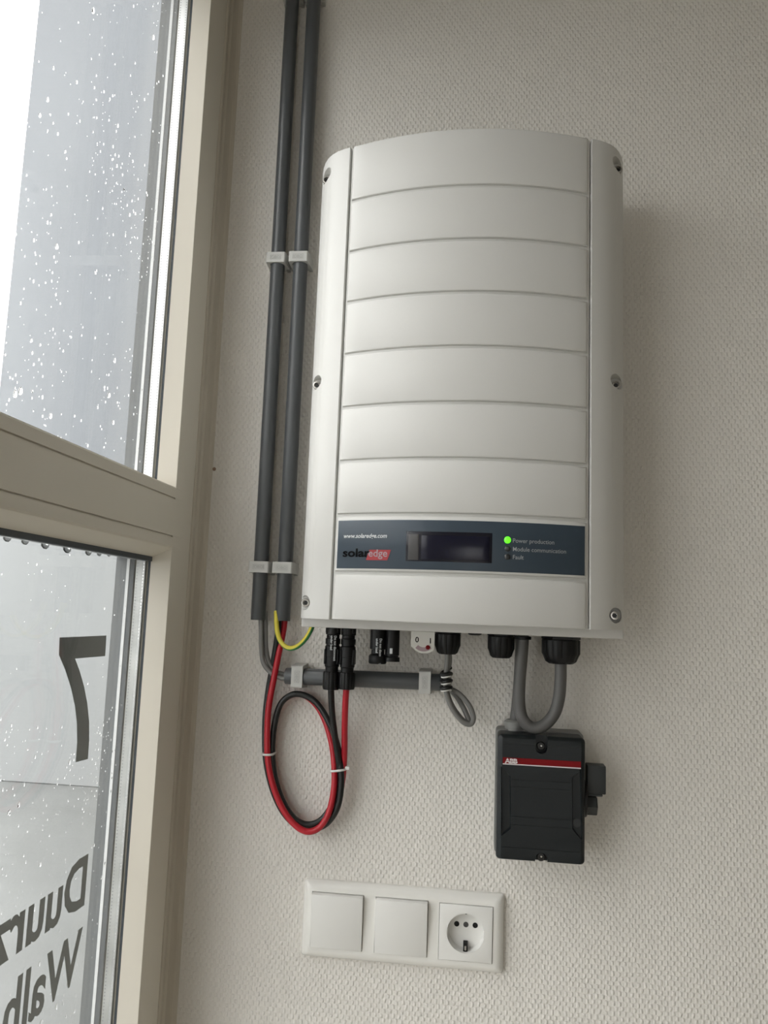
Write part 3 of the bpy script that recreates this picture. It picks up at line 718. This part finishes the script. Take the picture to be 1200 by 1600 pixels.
# ------------------------------------------------------------------ isolator box
bx = thing('isolator_box', (.136, 0, 1.137), 'anthracite isolator box with red stripe and side handle under the inverter', 'switch box')
X0, X1, Z0, Z1 = .0940, .1790, 1.1362, 1.2553
MB().loops([rrect(X0 - .0012, X1 + .0016, Z0 - .0014, Z1 + .0012, .004, 0), rrect(X0 - .0012, X1 + .0016, Z0 - .0014, Z1 + .0012, .004, -.026)]).build('base', M['boxrim'], bx)
lid = MB().loops([rrect(X0, X1, Z0, Z1, .0042, -.026), rrect(X0, X1, Z0, Z1, .0042, -.0515), rrect(X0 + .0004, X1 - .0004, Z0 + .0004, Z1 - .0004, .0040, -.0530),
                  rrect(X0 + .0042, X1 - .0032, Z0 + .0014, Z1 - .0030, .0020, -.0556), rrect(X0 + .0050, X1 - .0040, Z0 + .0022, Z1 - .0038, .0016, -.0558)]).build('lid', M['box'])
YF = -.0558
k = MB()
Lr = [(0.0984, -0.0558, 1.2235), (0.1062, -0.0558, 1.2151), (0.1073, -0.0558, 1.1671), (0.0997, -0.0558, 1.1594)]
Rr = [(0.1740, -0.0558, 1.2252), (0.1670, -0.0558, 1.2169), (0.1676, -0.0558, 1.1702), (0.1755, -0.0558, 1.1604)]
for P in (Lr, Rr):                                  # splayed so that the recess walls catch the window light
    mx_ = sum(p[0] for p in P) / 4; mz_ = sum(p[2] for p in P) / 4
    def sp_(k_): return [Vector((mx_ + (p[0] - mx_) * (1 + .22 * k_), 0, mz_ + (p[2] - mz_) * (1 + .03 * k_))) for p in P]
    k.loops([[Vector((v.x, YF - .0016, v.z)) for v in sp_(1.45)], [Vector((v.x, YF + .0036, v.z)) for v in sp_(0)]])
ko = k.build('cutter', M['box']); cut(lid, ko)
k = MB()
for zz in ([1.2129, 1.206, 1.178, 1.1703000000000001]):
    k.box(Lr[1][0] + .0012, Rr[1][0] - .0012, YF - .001, YF + .0005, zz - .00035, zz + .00035)
for zz in ([1.1488, 1.2464]):
    k.box(X0 + .0056, X1 - .0046, YF - .001, YF + .0005, zz - .00035, zz + .00035)
cut(lid, k.build('cutter', M['box']))
k = MB()
sxs, szs = 0.1366, 1.2443
sx2, sz2 = 0.1378, 1.1400
def slot(cx, cz, r, zend, up):
    pts_ = []
    for i in range(13):
        a = math.radians((180 if up else 0) + 180 * i / 12); pts_.append((cx + r * math.cos(a), cz + r * math.sin(a)))
    pts_ += [(cx + (r if up else -r), zend), (cx - (r if up else -r), zend)]
    k.loops([[Vector((x, YF - .003, z)) for x, z in pts_], [Vector((x, YF + .0095, z)) for x, z in pts_]])
slot(sxs, szs, .0058, Z1 + .004, True); slot(sx2, sz2 - .0005, .0060, Z0 - .004, False)
cut(lid, k.build('cutter', M['box']))
lid.parent = bx; lid.data.transform(Matrix.Translation(-bx.location))
for x, z in ((sxs, szs + .0006), (sx2, sz2)):
    s_ = MB().lathe([(.0042, YF + .0096), (.0042, YF + .0070), (.0034, YF + .0062), (.0012, YF + .0060), (.0009, YF + .0072)], (x, 0, z), 'y', 18).build('screw', M['steeld'], bx)
    MB().lathe([(.0012, YF + .0063), (.0007, YF + .0056)], (x + .0003, 0, z + .0004), 'y', 10).build('screw_centre', M['steel'], s_)
zr0, zr1, zw0 = 1.2275, 1.2333, 1.2265
st = MB().box(X0 + .0052, X1 - .0044, YF - .0004, YF + .0004, zr0, zr1).build('stripe', M['boxred'], bx, smooth=False)
MB().box(X0 + .0052, X1 - .0044, YF - .0004, YF + .0004, zw0, zr0).build('white_line', M['boxwhite'], st, smooth=False)
me = text_mesh('ABB', .0060, .00030, .00005, 1.12, tracking=.95)
lx, lz = 0.1016, 1.2281
lg = put_text('logo', me, M['boxwhite'], st, lambda v: Vector((lx + v.x, YF - .0006 + v.z, lz + v.y)))
# the split through the letters of the logo
MB().box(lx, lx + .0150, YF - .0009, YF - .0004, lz + .0020, lz + .0023).build('logo_split', M['boxred'], st, smooth=False)
MB().lathe([(.0042, YF + .0034), (.0042, YF + .0028), (.0034, YF + .0026)], (0.1714 , 0, 1.1751), 'y', 20).build('knockout', M['knob'], bx)
# top entry gland (light grey) for the mains cable
MB().lathe([(.0100, Z1), (.0100, Z1 + .004), (.0108, Z1 + .0042), (.0108, Z1 + .0085), (.0085, Z1 + .0105), (.0063, Z1 + .0107), (.0063, Z1 + .004)], (0.1118, -.0190, 0), 'z', 28).build('entry_gland', M['boxrim'], bx)
# rotary handle on the right side
YK = -.0350
hd = MB().lathe([(.0180, .1790), (.0180, .1812), (.0172, .1822)], (0, YK, 1.1950), 'x', 30).build('rotary_handle', M['black'], bx)
MB().lathe([(.0098, .1815), (.0098, .1918), (.0090, .1926)], (0, YK, 1.1887), 'x', 6).build('hub', M['knob'], hd)
MB().box(.1824, .2006, YK - .0075, YK + .0095, 1.2008, 1.2280, .0010, 2).build('lever', M['knob'], hd)
MB().box(.1834, .1975, YK - .0070, YK + .0090, 1.1985, 1.2010, .0006).build('lever_foot', M['knob'], hd)

# ------------------------------------------------------------------ switches and socket
sw = thing('switch_and_socket_plate', (0, 0, 1.05), 'white triple wall plate with two rocker switches and an earthed socket', 'switch plate')
hwx, hwz = .1047, .0382
pl_ = MB().loops([rrect(-hwx, hwx, 1.05 - hwz, 1.05 + hwz, .0030, 0), rrect(-hwx, hwx, 1.05 - hwz, 1.05 + hwz, .0030, -.0030), rrect(-hwx + .0010, hwx - .0010, 1.05 - hwz + .0010, 1.05 + hwz - .0010, .0034, -.0055),
                  rrect(-hwx + .0034, hwx - .0034, 1.05 - hwz + .0034, 1.05 + hwz - .0034, .0040, -.0082), rrect(-hwx + .0070, hwx - .0070, 1.05 - hwz + .0062, 1.05 + hwz - .0062, .0044, -.0097),
                  rrect(-hwx + .0100, hwx - .0100, 1.05 - hwz + .0085, 1.05 + hwz - .0085, .0044, -.0100)]).build('frame', M['swp'])
HS = .0270; cxs = (-0.0673, -0.0001, 0.0661); czs = (1.0507, 1.0504, 1.0498)
k = MB()
for x, z in zip(cxs, czs): k.box(x - HS - .0005, x + HS + .0005, -.03, .0100, z - HS - .0005, z + HS + .0005)
cut(pl_, k.build('cutter', M['swp'])); pl_.parent = sw; pl_.data.transform(Matrix.Translation(-sw.location))
for i in (0, 1):
    b = MB().box(-HS, HS, -.0060, .0040, -HS, HS, .0006, 2)
    r = b.build('rocker', M['swr']); r.parent = sw; r.location = Vector((cxs[i], -.0078, czs[i])) - sw.location
    r.rotation_euler = (math.radians(5.2), 0, 0)
    MB().box(-HS + .001, HS - .001, -.0060, -.0020, -HS + .001, HS - .001, mtx=Matrix.Translation((cxs[i], 0, czs[i]))).build('rocker_well', M['hole'], sw, smooth=False)
sx, szc = cxs[2], czs[2]
so = MB().box(sx - HS, sx + HS, -.0114, -.0030, szc - HS, szc + HS, .0005, 2).build('socket_insert', M['swr'])
k = MB(); k.lathe([(.0191, -.03), (.0191, .020)], (sx, 0, szc), 'y', 48)
cut(so, k.build('cutter', M['swr'])); so.parent = sw; so.data.transform(Matrix.Translation(-sw.location))
cup = MB()
ring = [(.0205, -.0106), (.0195, -.0112), (.0190, -.0110), (.0187, -.0090), (.0184, -.0016), (.0176, -.0006), (.0001, -.0006)]
cup.lathe(ring[2:], (sx, 0, szc), 'y', 48, cap0=False)
cp = cup.build('socket_cup', M['swr'], so, ang=40)
cut_ok = True
for dx, m_, r_ in ((-.0095, 'hole', .0027), (.0095, 'hole', .0027), (0, 'reflmetal', .0027)):
    MB().lathe([(r_, -.0004), (r_, -.0008), (r_ * .8, -.0009)], (sx + dx, 0, szc + .0048), 'y', 16).build('pin_hole' if dx else 'centre_screw', M[m_], so)
for sg in (-1, 1):
    b = MB().box(sx - (.0022 if sg < 0 else .0009), sx + (.0022 if sg < 0 else .0009), -.0095, -.0006, szc + sg * .0189 - .0012, szc + sg * .0189 + .0012, .0003)
    if sg < 0: b = MB().box(sx - .0023, sx + .0023, -.0085, -.0006, szc - .0190, szc - .0105, .0003)
    e_ = b.build('earth_clip', M['hole'] if sg < 0 else M['reflmetal'], so)
    if sg < 0: MB().box(sx - .0009, sx + .0009, -.0092, -.0010, szc - .0172, szc - .0130, .0003).build('spring', M['steel'], e_)
for sg in (-1, 1):
    MB().box(sx + sg * .0190 - .0013, sx + sg * .0190 + .0013, -.0105, -.0006, szc - .0040, szc + .0040, .0006).build('guide_rib', M['swr'], so)
